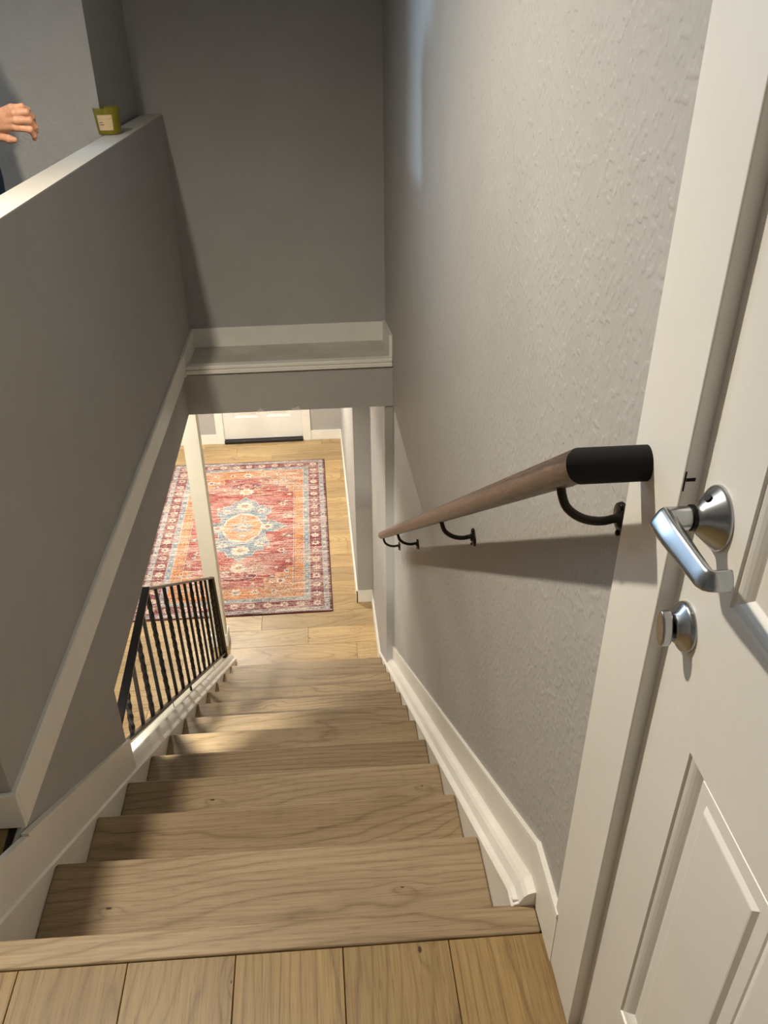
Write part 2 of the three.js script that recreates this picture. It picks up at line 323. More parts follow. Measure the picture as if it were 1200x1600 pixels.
// ------------------------------------------------------------------ iron railing
const railing = thing('stair_railing', 'black wrought iron railing of twisted and plain bars left of the lower steps', 'railing', [-.485, YF, -3.6]);
const R = (name, g, m, p = railing, label) => { const o = part(name, g, m, p, label); o.position.set(.485, -YF, 3.6); return o; };
const botY = z => .609 * z + .088, nTop = [-.503, -1.505, -3.62], knee = [-.508, -.487, -1.955], wallEnd = [-.476, -.478, -1.075];
const topAt = z => { const [a, b] = z > knee[2] ? [wallEnd, knee] : [knee, nTop], t = (z - a[2]) / (b[2] - a[2]); return [0, 1, 2].map(i => mix(a[i], b[i], t)); };
R('handrail', [bar(wallEnd, knee, .032, .012, .004), bar([knee[0], knee[1], knee[2] + .01], nTop, .032, .012, .004)], M.iron);
R('wall_plate', [box(-.485, -.455, -.60, -.47, -1.075, -1.0455, .003)], M.iron);
R('bottom_rail', [bar([-.5, botY(-1.06), -1.06], [-.491, botY(-3.64), -3.64], .017, .014, .002)], M.iron);
R('newel', [bar([-.489, SL * -3.66 + .03, -3.66], nTop, .030, .030, .003), box(-.505, -.475, SL * -3.66 + .02, SL * -3.66 + .1, -3.674, -3.643, .003)], M.iron);
function twisted(a, b, w, turns) {
  const A = new THREE.Vector3(...a), B = new THREE.Vector3(...b), d = B.clone().sub(A), L = d.length(), n = Math.max(24, Math.round(turns * 14));
  const g = new THREE.BoxGeometry(w, L, w, 1, n, 1), p = g.attributes.position, f0 = .1, f1 = .9;
  for (let i = 0; i < p.count; i++) { const t = clamp((p.getY(i) / L + .5 - f0) / (f1 - f0)), an = t * turns * 2 * Math.PI, x = p.getX(i), z = p.getZ(i); p.setXYZ(i, x * Math.cos(an) - z * Math.sin(an), p.getY(i), x * Math.sin(an) + z * Math.cos(an)); }
  g.applyQuaternion(new THREE.Quaternion().setFromUnitVectors(new THREE.Vector3(0, 1, 0), d.clone().normalize())); g.translate(...A.add(B).multiplyScalar(.5).toArray());
  return toCreasedNormals(g, .6);
}
for (let i = 0; i < 15; i++) {
  const z = -1.317 - .1587 * i, bot = [-.499, botY(z), z], top = topAt(z);
  const L = top[1] - bot[1];
  const o = i % 2 ? R('baluster', bar(bot, [top[0], top[1] - .004, z], .0138, .0138, .0015), M.iron) : R('baluster', twisted(bot, [top[0], top[1] - .004, z], .0162, L * 4), M.iron, railing, L > .2 ? 'twisted square bar' : undefined);
}
for (const [z, r] of [[-2.428, .0062], [-2.0, .0016], [-3.2, .0016]]) R('foot_rod', rod([-.499, botY(z), z], [-.497, SL * z + .033, z], r), M.iron);

// ------------------------------------------------------------------ wooden handrail on the right wall
const hr = thing('handrail', 'worn round wooden handrail with a black end on curved brackets along the right wall', 'handrail', [.53, -.789, -2.81]);
const H = (name, g, m, label) => { const o = part(name, g, m, hr, label); o.position.set(-.53, .789, 2.81); return o; };
const h0 = new THREE.Vector3(.53, 1.017, .19), h1 = new THREE.Vector3(.53, -.789, -2.81), hd = h0.clone().sub(h1), hL = hd.length(); hd.normalize();
{
  const prof = [], n = 112, RR = .0205;
  for (let i = 0; i < n; i++) { const a = i / n * 2 * Math.PI, gr = Math.exp(-Math.pow((a - 2.28) / .09, 2)) + Math.exp(-Math.pow((a - .86) / .09, 2)), flat = Math.exp(-Math.pow((a - 4.712) / .4, 2)); const r = RR * (1 - .17 * gr - .07 * flat); prof.push([Math.cos(a) * r, Math.sin(a) * r]); }
  const x = new THREE.Vector3(1, 0, 0), y = hd.clone().cross(x).normalize(), pos = [], uv = [], idx = [], st = [];
  for (let k = 0; k <= 40; k++) st.push([k / 40 * hL, 1]);
  st.unshift([-.008, .86], [-.011, .5], [-.012, .01]);
  st.forEach(([s, f]) => { for (let i = 0; i <= n; i++) { const q = prof[i % n], P = h1.clone().addScaledVector(hd, s + (s > hL - .001 ? -q[0] : 0)).addScaledVector(x, q[0] * f).addScaledVector(y, q[1] * f); pos.push(P.x, P.y, P.z); uv.push(i / n, s / 1.1); } });
  for (let k = 0; k < st.length - 1; k++) for (let i = 0; i < n; i++) { const a = k * (n + 1) + i, b = a + 1, c = a + n + 1, d = c + 1; idx.push(a, b, c, b, d, c); }
  const g = new THREE.BufferGeometry(); g.setAttribute('position', new THREE.Float32BufferAttribute(pos, 3)); g.setAttribute('uv', new THREE.Float32BufferAttribute(uv, 2)); g.setIndex(idx); g.computeVertexNormals();
  H('rail', g, M.rail);
  const wv = x.clone().cross(hd), cp = [], ci = [], cs = [[0, .0203], [.0008, .0208], [1, .0208], [1.004, .0203], [1.006, .018], [1.006, .0001]];
  cs.forEach(([t, r]) => { for (let i = 0; i < 40; i++) { const f = i / 40 * 2 * Math.PI, bb = Math.cos(f) * r, cc = Math.sin(f) * r, x0 = .5305 - bb, P = new THREE.Vector3(t > .9 ? .6105 + (t - 1) * .3 : x0 + t, h0.y, h0.z).addScaledVector(hd, bb).addScaledVector(wv, cc); cp.push(P.x, P.y, P.z); } });
  for (let k = 0; k < cs.length - 1; k++) for (let i = 0; i < 40; i++) { const a = k * 40 + i, b = k * 40 + (i + 1) % 40; ci.push(a, b, a + 40, b, b + 40, a + 40); }
  const c = new THREE.BufferGeometry(); c.setAttribute('position', new THREE.Float32BufferAttribute(cp, 3)); c.setAttribute('uv', new THREE.Float32BufferAttribute(new Float32Array(cp.length / 3 * 2), 2)); c.setIndex(ci); c.computeVertexNormals();
  H('end_cap', c, M.blackTape, 'black return end');
}
for (const z of [.132, -.815, -1.96, -2.72]) {
  const yr = 1.017 + .602 * (z - .19) - .019, xw = xRight(z), yp = yr - .052;
  const plate = new THREE.LatheGeometry([[0, .011], [.009, .0105], [.011, .007], [.0235, .0045], [.025, 0]].map(p => new THREE.Vector2(...p)), 28);
  plate.scale(.86, 1, 1.18); plate.rotateZ(Math.PI / 2); plate.translate(xw, yp, z);
  const b = H('bracket', [plate, new THREE.TubeGeometry(new THREE.CatmullRomCurve3([[xw - .006, yp + .004, z], [xw - .03, yp, z], [xw - .055, yp + .006, z], [xw - .075, yp + .022, z], [.5325, yr - .012, z], [.53, yr - .001, z]].map(p => new THREE.Vector3(...p))), 24, .0058, 10)], M.bronze);
  const sd = bar([.53, yr + .000 + .013, z + .022], [.53, yr - .0 - .013, z - .022], .018, .005, .0015); part('saddle', sd, M.bronze, b);
  for (const s of [-1, 1]) { const sc = new THREE.SphereGeometry(.0042, 12, 8); sc.scale(.6, 1, 1); sc.translate(xw - .006, yp + s * .0185, z); part('screw', sc, M.bronze, b); }
}

// ------------------------------------------------------------------ right-hand door
const DX = .627, DZ0 = .2765, DZ1 = 1.041;
// stepped rectangle on the face x = X, looking to -x: rings [[inset, depth] ...], depth into the door
function panelFace(z0, z1, y0, y1, rings, X, sgn = -1) {
  const pos = [], c = ([i, d]) => [[X - sgn * d, y0 + i, z0 + i], [X - sgn * d, y0 + i, z1 - i], [X - sgn * d, y1 - i, z1 - i], [X - sgn * d, y1 - i, z0 + i]];
  for (let k = 0; k < rings.length - 1; k++) { const a = c(rings[k]), b = c(rings[k + 1]); for (let i = 0; i < 4; i++) { const j = (i + 1) % 4; pos.push(...a[i], ...a[j], ...b[j], ...a[i], ...b[j], ...b[i]); } }
  const e = c(rings[rings.length - 1]); pos.push(...e[0], ...e[1], ...e[2], ...e[0], ...e[2], ...e[3]);
  const g = new THREE.BufferGeometry(); g.setAttribute('position', new THREE.Float32BufferAttribute(pos, 3)); g.computeVertexNormals(); return uvBox(g);
}
const RINGS = [[0, 0], [.0015, .003], [.004, .0032], [.008, .0045], [.012, .0066], [.016, .0096], [.019, .0125], [.021, .013], [.0225, .011], [.026, .0108], [.041, .0108], [.046, .0065], [.048, .006]];
function panelDoor(parent, z0, z1, y0, y1, X, th, cols, rows, mat, sgn = -1) {
  const lo = Math.min(X, X - sgn * th), hi = Math.max(X, X - sgn * th), g = [];
  const zs = [z0, ...cols.flat(), z1], ys = [y0, ...rows.flat(), y1];
  for (let i = 0; i < zs.length; i += 2) g.push(box(lo, hi, y0, y1, zs[i], zs[i + 1]));
  for (const [a, b] of cols) for (let i = 0; i < ys.length; i += 2) g.push(box(lo, hi, ys[i], ys[i + 1], a, b));
  for (const [a, b] of cols) for (const [c, d] of rows) g.push(box(lo + .014, hi - .014, c, d, a, b));
  part('door_leaf', g, mat, parent);
  for (const [a, b] of cols) for (const [c, d] of rows) part('door_panel', panelFace(a, b, c, d, RINGS, X, sgn), mat, parent);
}
const door1 = structure('door_1');
panelDoor(door1, DZ0, DZ1, .008, 2.035, DX, .036, [[.402, .617], [.727, .932]], [[.25, .768], [.965, 1.56], [1.67, 1.92]], M.door);
const lev = part('door_lever', (() => {                          // rose and hub
  const rose = new THREE.LatheGeometry([[.0, .026], [.0125, .026], [.0135, .0245], [.0145, .0215], [.0175, .0195], [.027, .0095], [.0315, .005], [.033, .003], [.033, 0]].map(p => new THREE.Vector2(...p)), 48);
  rose.rotateZ(Math.PI / 2); rose.translate(DX, 1.029, .341); return rose;
})(), M.nickel, door1, 'satin nickel lever handle');
{
  const y = 1.031, z = .341, hub = new THREE.LatheGeometry([[0, .056], [.008, .056], [.0112, .055], [.012, .052], [.012, .024], [0, .024]].map(p => new THREE.Vector2(...p)), 32);
  hub.rotateZ(Math.PI / 2); hub.translate(DX, y, z); part('hub', hub, M.nickel, lev);
  const ring = new THREE.CylinderGeometry(.0132, .0132, .0035, 32); ring.rotateZ(Math.PI / 2); ring.translate(DX - .0275, y, z); part('collar_ring', ring, M.nickelDark, lev);
  const pts = [[DX - 0.0570, y, z - .008], [DX - 0.0580, y, z + .03], [DX - 0.0565, y - .001, z + .07], [DX - 0.0550, y - .002, z + .098], [DX - 0.0535, y - .002, z + .105], [DX - 0.0490, y - .002, z + .1075], [DX - 0.0430, y - .002, z + .108], [DX - .030, y - .002, z + .108]].map(p => new THREE.Vector3(...p));
  const cv = new THREE.CatmullRomCurve3(pts, false, 'catmullrom', .35), n = 46, m = 20, pos = [], idx = [];
  for (let i = 0; i <= n; i++) {
    const t = i / n, P = cv.getPointAt(t), T = cv.getTangentAt(t), U0 = new THREE.Vector3(0, 1, 0), N0 = T.clone().cross(U0).normalize(), tl = .52;
    const N = N0.clone().multiplyScalar(Math.cos(tl)).addScaledVector(U0, Math.sin(tl)), U = U0.clone().multiplyScalar(Math.cos(tl)).addScaledVector(N0, -Math.sin(tl));
    const hy = mix(.0128, .0100, smooth(0, .8, t)), th = mix(.0085, .0055, smooth(0, .75, t)), e = i === 0 || i === n ? .02 : i === 1 ? .72 : i === 2 ? .93 : 1;
    for (let j = 0; j < m; j++) { const a = j / m * 2 * Math.PI, sx = Math.sign(Math.cos(a)) * Math.pow(Math.abs(Math.cos(a)), .45), sy = Math.sign(Math.sin(a)) * Math.pow(Math.abs(Math.sin(a)), .6); const Q = P.clone().addScaledVector(N, sx * th * e).addScaledVector(U, sy * hy * e); pos.push(Q.x, Q.y, Q.z); }
  }
  for (let i = 0; i < n; i++) for (let j = 0; j < m; j++) { const a = i * m + j, b = i * m + (j + 1) % m, c = a + m, d = b + m; idx.push(a, c, b, b, c, d); }
  const g = new THREE.BufferGeometry(); g.setAttribute('position', new THREE.Float32BufferAttribute(pos, 3)); g.setIndex(idx); g.computeVertexNormals();
  const uvv = new Float32Array(pos.length / 3 * 2); g.setAttribute('uv', new THREE.BufferAttribute(uvv, 2));
  part('grip', g, M.nickel, lev);
  const hole = new THREE.CylinderGeometry(.0038, .0038, .004, 16); hole.rotateZ(Math.PI / 2); hole.rotateZ(-.72); hole.translate(DX - .0145, y + .0205, z); part('release_hole', hole, M.nickelDark, lev);
}
const dbolt = part('deadbolt', (() => { const g = new THREE.LatheGeometry([[0, .016], [.013, .016], [.0165, .0145], [.018, .011], [.0265, .0065], [.0285, .004], [.029, 0]].map(p => new THREE.Vector2(...p)), 44); g.rotateZ(Math.PI / 2); g.translate(DX, .886, .329); return g; })(), M.nickel, door1, 'round satin nickel deadbolt with thumb turn');
{
  const s = new THREE.Shape(); s.absellipse(0, 0, .0185, .0095, 0, Math.PI * 2);
  const g = new THREE.ExtrudeGeometry(s, { depth: .007, bevelEnabled: true, bevelThickness: .002, bevelSize: .002, bevelSegments: 3, curveSegments: 24 });
  g.rotateZ(Math.PI / 2 + .35); g.rotateY(-Math.PI / 2); g.translate(DX - .0205, .886, .329); part('thumb_turn', g, M.nickel, dbolt);
  const nk = new THREE.CylinderGeometry(.006, .007, .01, 16); nk.rotateZ(Math.PI / 2); nk.translate(DX - .018, .886, .329); part('spindle', nk, M.nickelDark, dbolt);
}
const CX = .608, trim1 = structure('trim_1', [box(CX, .637, 0, 2.1, .149, .288, .0025), box(CX, .637, 2.05, 2.17, .149, 1.19, .0025), box(CX, .637, 0, 2.05, 1.056, 1.19, .0025)], M.door);
{
  const jm = structure('trim_2', [box(.6225, .76, 0, 2.05, .262, .2735), box(.6225, .76, 0, 2.05, 1.046, 1.058), box(.6225, .76, 2.04, 2.052, .276, 1.05), box(.67, .76, 0, 2.05, .27, .292)], M.jamb);
  part('gasket', box(.66, .672, 0, 2.04, .2765, .2805), M.gasket, jm);
  part('strike_plate', [box(.6095, .6108, 1.032, 1.054, .2876, .289), box(.6115, .621, 1.043, 1.0465, .2876, .289)], M.nickelDark, jm);
}
for (const o of scene.children) if (/^(door_1|trim_1|trim_2)$/.test(o.name)) { o.rotation.x = .017; o.position.set(0, .004, -.017 * 1.05); }   // the frame stands a little out of plumb
structure('wall_closet_back', [box(.76, .80, 0, 2.1, .2, 1.2)], M.flatWall);

// ------------------------------------------------------------------ lower entry: door, trim, stub
const door2 = structure('door_2');
{
  const sub = new THREE.Group(); const tmp = new THREE.Group();
  const w0 = -.765, w1 = .05, y0 = YF + .035, y1 = YF + 2.03, X = Z_FAR - .02, g = [];
  const cols = [[-.655, -.395], [-.32, -.06]], rows = [[y0 + .23, y0 + .82], [y0 + 1.0, y0 + 1.6], [y0 + 1.68, y0 + 1.9]];
  const flip = q => { const a = q.attributes.position, nn = q.attributes.normal; for (let i = 0; i < a.count; i++) { const x = a.getX(i), z = a.getZ(i); a.setXYZ(i, z, a.getY(i), -x); } q.computeVertexNormals(); return uvBox(q); };   // door built looking to -x, turned to look to +z
  const xs = [w0, ...cols.flat(), w1], ys = [y0, ...rows.flat(), y1];
  for (let i = 0; i < xs.length; i += 2) g.push(box(xs[i], xs[i + 1], y0, y1, X - .04, X));
  for (const [a, b] of cols) for (let i = 0; i < ys.length; i += 2) g.push(box(a, b, ys[i], ys[i + 1], X - .04, X));
  for (const [a, b] of cols) for (const [c, d] of rows) g.push(box(a, b, c, d, X - .03, X - .013));
  part('door_leaf', g, M.door, door2);
  for (const [a, b] of cols) for (const [c, d] of rows) part('door_panel', flip(panelFace(a, b, c, d, RINGS, -X)), M.door, door2);
  part('threshold', box(w0 - .005, w1 + .005, YF, YF + .03, X - .06, Z_FAR + .035, .004), M.threshold, door2);
}
structure('trim_3', [box(-.85, -.772, YF, YF + 2.1, Z_FAR, Z_FAR + .018, .003), box(.057, .14, YF, YF + 2.1, Z_FAR, Z_FAR + .018, .003), box(-.79, -.768, YF, YF + 2.04, Z_FAR - .1, Z_FAR), box(.053, .075, YF, YF + 2.04, Z_FAR - .1, Z_FAR)], M.white);
const BB = .105;
structure('baseboard_far', [box(-4.5, -.85, YF, YF + BB, Z_FAR, Z_FAR + .013, .003), box(.14, .46, YF, YF + BB, Z_FAR, Z_FAR + .013, .003)], M.white);
structure('baseboard_entry_right', [box(.447, .46, YF, YF + BB, Z_FAR, -4.387, .003), box(.447, .572, YF, YF + BB, -4.4, -4.387, .003)], M.white);
structure('baseboard_right_lower', [box(.559, .572, YF, YF + BB, -4.385, -3.6, .003)], M.white);

// ------------------------------------------------------------------ rug
const rugTex = (() => {
  const W = 880, Hh = 1584, cv = document.createElement('canvas'); cv.width = W; cv.height = Hh; const c = cv.getContext('2d');
  const k = W / 1.5, X = m => m * k, rect = (i, col, iy = i) => { c.fillStyle = col; c.fillRect(X(i), X(iy), W - 2 * X(i), Hh - 2 * X(iy)); };
  const RED = '#a8463d', MAR = '#7d3038', ORG = '#d98952', BLU = '#7d98a6', GRY = '#a9a9ac', CRM = '#ead9c2', DRK = '#57343a';
  rect(0, '#5a262d'); rect(.014, GRY); rect(.058, DRK); rect(.062, MAR); rect(.158, '#b9b4b0'); rect(.165, '#8fa2ae'); rect(.208, CRM); rect(.213, ORG); rect(.292, DRK, .36); rect(.296, CRM, .364); rect(.301, RED, .369);
  const flower = (x, y, r, a, b, n = 8) => { c.fillStyle = a; for (let i = 0; i < n; i++) { const t = i / n * 2 * Math.PI; c.beginPath(); c.ellipse(x + Math.cos(t) * r * .62, y + Math.sin(t) * r * .62, r * .42, r * .26, t, 0, 7); c.fill(); } c.fillStyle = b; c.beginPath(); c.arc(x, y, r * .38, 0, 7); c.fill(); };
  const diamond = (x, y, rx, ry, col) => { c.fillStyle = col; c.beginPath(); c.moveTo(x, y - ry); c.lineTo(x + rx, y); c.lineTo(x, y + ry); c.lineTo(x - rx, y); c.fill(); };
  const border = (inset, step, f) => { const n1 = Math.round((1.5 - 2 * inset) / step), n2 = Math.round((2.7 - 2 * inset) / step); for (let i = 0; i <= n1; i++) for (const y of [inset, 2.7 - inset]) f(X(inset + (1.5 - 2 * inset) * i / n1), X(y), i); for (let i = 1; i < n2; i++) for (const x of [inset, 1.5 - inset]) f(X(x), X(inset + (2.7 - 2 * inset) * i / n2), i); };
  border(.036, .045, (x, y, i) => diamond(x, y, 8, 8, i % 2 ? '#6d7a86' : '#dcd6cc'));
  border(.11, .13, (x, y, i) => { flower(x, y, 21, CRM, i % 2 ? '#c98d6a' : '#8b4a44'); });
  border(.11, .065, (x, y, i) => { if (i % 2) { diamond(x, y, 7, 7, '#b98b80'); c.strokeStyle = '#4f2a30'; c.lineWidth = 2; c.strokeRect(x - 14, y - 14, 28, 28); } });
  border(.187, .05, (x, y, i) => diamond(x, y, 8, 8, i % 2 ? '#5f7c8c' : '#e2dccf'));
  border(.252, .12, (x, y, i) => { if (i % 2) { c.strokeStyle = '#5d3a36'; c.lineWidth = 2; c.strokeRect(x - 9, y - 6, 18, 12); diamond(x, y, 5, 4, CRM); } });
  // end panels and corner pieces
  const cx = W / 2, cy = Hh / 2;
  for (const s of [-1, 1]) {
    c.save(); c.translate(cx, cy); c.scale(1, s); const e = X(1.35 - .37);
    c.fillStyle = ORG; c.strokeStyle = CRM; c.lineWidth = 3;
    for (const q of [-1, 1]) { c.fillStyle = ORG; c.strokeStyle = CRM; c.beginPath(); const px = q * X(.449); c.moveTo(px, e); c.lineTo(px, e - X(.30)); c.lineTo(px - q * X(.07), e - X(.30)); c.lineTo(px - q * X(.07), e - X(.2)); c.lineTo(px - q * X(.14), e - X(.2)); c.lineTo(px - q * X(.14), e - X(.12)); c.lineTo(px - q * X(.23), e - X(.12)); c.lineTo(px - q * X(.23), e); c.closePath(); c.fill(); c.stroke();
      flower(px - q * X(.10), e - X(.08), 26, CRM, MAR); flower(px - q * X(.05), e - X(.22), 15, CRM, BLU); flower(q * X(.13), e - X(.06), 20, '#b46a58', CRM); }
    c.fillStyle = MAR; c.beginPath(); c.ellipse(0, X(.80), X(.155), X(.085), 0, 0, 7); c.fill(); c.stroke();
    flower(0, X(.80), 36, '#c98d7c', '#8b3440', 10); flower(0, X(.685), 40, CRM, '#c8a06a', 10); flower(X(.10), X(.74), 18, '#e0b79a', MAR); flower(-X(.10), X(.74), 18, '#e0b79a', MAR);
    c.fillStyle = ORG; c.fillRect(-X(.44), X(1.06), X(.88), X(.075));
    for (const q of [-.3, -.15, 0, .15, .3]) flower(X(q), X(1.045), q ? 20 : 30, '#efe0c4', q ? '#7d5a4a' : '#8aa0a0', 6);
    for (const q of [-.38, -.22, .22, .38]) { c.strokeStyle = '#5d3a36'; c.lineWidth = 3; c.beginPath(); c.moveTo(X(q), X(.93)); c.lineTo(X(q), X(1.02)); c.stroke(); }
    c.restore();
  }
  // medallion: stepped blue star with points at both ends and sides
  const star = (sx, sy) => { const P = [[0, 1], [.17, .86], [.26, .86], [.34, .70], [.50, .70], [.50, .58], [.62, .58], [.62, .42], [.52, .34], [.52, .17], [.70, .17], [.82, .10], [1, 0]], Q = []; for (const [a, b] of P) Q.push([a, -b]); for (const [a, b] of [...P].reverse()) Q.push([a, b]); for (const [a, b] of P) Q.push([-a, b]); for (const [a, b] of [...P].reverse()) Q.push([-a, -b]); c.beginPath(); Q.forEach(([a, b], i) => c[i ? 'lineTo' : 'moveTo'](cx + a * sx, cy + b * sy)); c.closePath(); };
  star(X(.40), X(.585)); c.fillStyle = '#e6dccb'; c.fill(); star(X(.387), X(.57)); c.fillStyle = '#7390a1'; c.fill(); star(X(.31), X(.47)); c.strokeStyle = '#5b7686'; c.lineWidth = 4; c.stroke();
  c.fillStyle = '#e6d4b8'; c.beginPath(); c.ellipse(cx, cy, X(.178), X(.258), 0, 0, 7); c.fill();
  c.fillStyle = '#dd8f5c'; c.beginPath(); for (let i = 0; i < 16; i++) { const t = i / 16 * 2 * Math.PI + .2, r = i % 2 ? 1 : .9; c[i ? 'lineTo' : 'moveTo'](cx + Math.cos(t) * X(.17) * r, cy + Math.sin(t) * X(.25) * r); } c.fill();
  flower(cx, cy, 52, '#8fa3a8', '#e8d9bf', 10); flower(cx, cy, 28, CRM, '#b0563f', 8);
  for (const s of [-1, 1]) { flower(cx, cy + s * X(.16), 24, CRM, '#a7b3b0', 6); flower(cx, cy + s * X(.40), 46, CRM, '#b9a07a', 10); flower(cx + s * X(.22), cy, 34, CRM, '#8f6f5f', 8); for (const q of [-1, 1]) { flower(cx + s * X(.155), cy + q * X(.30), 27, '#e4dccd', '#8f8a80', 7); flower(cx + q * X(.24), cy + s * X(.36), 24, '#c46b55', CRM, 6); flower(cx + q * X(.35), cy + s * X(.42), 22, CRM, '#8b3440', 6); flower(cx + q * X(.37), cy + s * X(.16), 18, '#d9a58c', CRM, 6); } }
  // scattered small flowers, stems and outlined blossoms over the red ground, the same in all four quarters
  for (let i = 0; i < 34; i++) {
    const a = rnd() * .42, b = rnd() * .92, r = 7 + rnd() * 13, col = ['#e6cdb4', '#d88d66', '#93a7b0', '#7d2f3a', '#efe2cc'][i % 5];
    if ((a / .42) ** 2 + (b / .62) ** 2 < 1) continue;
    for (const p of [-1, 1]) for (const q of [-1, 1]) {
      const x = cx + p * X(a), y = cy + q * X(b);
      c.strokeStyle = '#54292f'; c.lineWidth = 2; c.beginPath(); c.arc(x, y, r * 1.15, 0, 7); c.stroke(); flower(x, y, r, col, i % 2 ? '#8b3440' : '#e9dcc4', 5 + i % 4);
      c.beginPath(); c.moveTo(x, y + r * 1.1); c.lineTo(x + p * r * .9, y + r * 2.3); c.lineTo(x + p * r * 2.2, y + r * 2.1); c.stroke();
    }
  }
  star(X(.40), X(.585)); c.strokeStyle = '#4a3438'; c.lineWidth = 2.5; c.stroke();
  // worn pile: pale and dark streaks across the width
  const im = c.getImageData(0, 0, W, Hh), d = im.data;
  for (let y = 0; y < Hh; y++) for (let x = 0; x < W; x++) {
    const i = 4 * (y * W + x), a = vn(x * .016, y * .22 + 50), b = vn(x * .05 + 9, y * .7), e = vn(x * .5, y * .9), g = vn(x * .009 + 4, y * .02 + 3);
    let w = smooth(.35, .68, a * .42 + b * .33 + g * .25 + (e - .5) * .34) * .86, dk = smooth(.44, .78, vn(x * .02 + 70, y * .3) * .45 + vn(x * .26, y * .8 + 30) * .55) * .62;
    const t = [226, 208, 190], q = [70, 40, 46];
    for (let j = 0; j < 3; j++) d[i + j] = clamp(mix(mix(d[i + j], t[j], w), q[j], dk) * (.72 + .40 * e), 0, 255);
  }
  c.putImageData(im, 0, 0);
  const t = new THREE.CanvasTexture(cv); t.colorSpace = THREE.SRGBColorSpace; t.anisotropy = 8; return t;
})();
const rug = thing('area_rug', 'worn red, orange and blue medallion rug on the lower floor', 'rug', [-.487, YF, -5.637]);
{
  const w = 1.5, l = 2.7, h = .009, g = new THREE.PlaneGeometry(w - .012, l - .012, 1, 1); g.rotateX(-Math.PI / 2); g.translate(0, h + .0004, 0);
  part('pile', g, std({ map: rugTex, roughness: .95 }), rug);
  part('binding', [box(-w / 2, w / 2, 0, h, -l / 2, l / 2, .003)], std({ color: 0x4f1f28, roughness: .9 }), rug);
}

// ------------------------------------------------------------------ candle on the half wall
const candle = thing('candle', 'olive green glass candle jar with a cream label on the half wall', 'candle', [-.497, 1.0885, -2.70]);
{
  const out = [[0, 0], [.036, 0], [.0405, .003], [.043, .008], [.0505, .088], [.0498, .0895], [.0485, .088], [.0412, .012], [0, .010]].map(p => new THREE.Vector2(...p));
  part('jar', new THREE.LatheGeometry(out, 56), phys({ color: 0x8f8420, roughness: .25, transmission: .2, thickness: 0, ior: 1.5 }), candle, 'tinted glass');
  part('wax', new THREE.LatheGeometry([[0, .0125], [.0405, .0125], [.0462, .066], [.044, .067], [0, .066]].map(p => new THREE.Vector2(...p)), 48), std({ color: 0xb09a2c, roughness: .6 }), candle);
  part('wick', rod([0, .064, 0], [.001, .076, .001], .0012, 6), std({ color: 0x2a2622 }), candle);
  const cv = document.createElement('canvas'); cv.width = 256; cv.height = 224; const c = cv.getContext('2d'); c.fillStyle = '#e3c79c'; c.fillRect(0, 0, 256, 224);
  c.fillStyle = '#9b7a5c'; for (let i = 0; i < 20; i++) if (i !== 9 && i !== 12) c.fillRect(22 + i * 11, 54 + (i % 3), 8, 5); c.fillStyle = '#4a2f26'; for (const [y, n] of [[104, 6], [136, 8]]) for (let i = 0; i < n; i++) c.fillRect(24 + i * 11, y, 9, 12); c.fillStyle = '#a88a68'; for (let i = 0; i < 8; i++) c.fillRect(30 + i * 8, 178, 5, 5);
  const t = new THREE.CanvasTexture(cv); t.colorSpace = THREE.SRGBColorSpace;
  const a0 = -.62, a1 = .60, n = 20, pos = [], uv = [], idx = [];
  for (let i = 0; i <= n; i++) { const a = mix(a0, a1, i / n); for (const [y, v] of [[.017, 0], [.068, 1]]) { const r = .043 + (y - .008) / .08 * .0075 + .0004; pos.push(Math.sin(a) * r, y, Math.cos(a) * r); uv.push(i / n, v); } }
  for (let i = 0; i < n; i++) { const a = 2 * i; idx.push(a, a + 2, a + 1, a + 1, a + 2, a + 3); }
  const g = new THREE.BufferGeometry(); g.setAttribute('position', new THREE.Float32BufferAttribute(pos, 3)); g.setAttribute('uv', new THREE.Float32BufferAttribute(uv, 2)); g.setIndex(idx); g.computeVertexNormals();
  const lb = part('paper_label', g, std({ map: t, roughness: .7, side: THREE.DoubleSide }), candle); lb.rotation.y = -.05;
}

// ------------------------------------------------------------------ lamps and window (outside the frame; they light the place)
function dome(name, label, p, r) {
  const o = thing(name, label, 'ceiling light', [p[0], p[1], p[2]]);
  const top = .1;
  part('base', new THREE.LatheGeometry([[0, top - .01], [r * 1.05, top - .01], [r * 1.05, top - .02], [r, top - .022], [0, top - .022]].map(q => new THREE.Vector2(...q)), 40), M.fixture, o);
  part('lamp_shade', new THREE.LatheGeometry([[r, top - .022], [r * .9, top - .05], [r * .6, top - .07], [0, top - .08]].map(q => new THREE.Vector2(...q)), 40), M.shade, o);
}
{
  const o = thing('ceiling_light', 'round recessed ceiling light over the half wall at the head of the stairs', 'ceiling light', [UP[0], UP[1] + .02, UP[2]]);
  part('housing', new THREE.LatheGeometry([[.0, .12], [.085, .12], [.085, .0], [.076, .0]].map(q => new THREE.Vector2(...q)), 40), M.fixture, o);
  part('trim_ring', new THREE.LatheGeometry([[.052, 0], [.078, 0], [.079, -.004], [.074, -.007], [.052, -.003], [.052, 0]].map(q => new THREE.Vector2(...q)), 48), M.white, o);
  part('lens', new THREE.LatheGeometry([[.0001, -.0035], [.051, -.0025], [.051, 0], [.0001, 0]].map(q => new THREE.Vector2(...q)), 40), M.shade, o);
}
for (const [p, l, r] of [[LOW_A, 'small round ceiling light of the lower room beside the wall under the hall', .05], [LOW_C, 'round ceiling light of the lower room near the painted post', .12], [LOW_B, 'round flush ceiling light over the rug', .14]]) dome('ceiling_light', l, p, r);
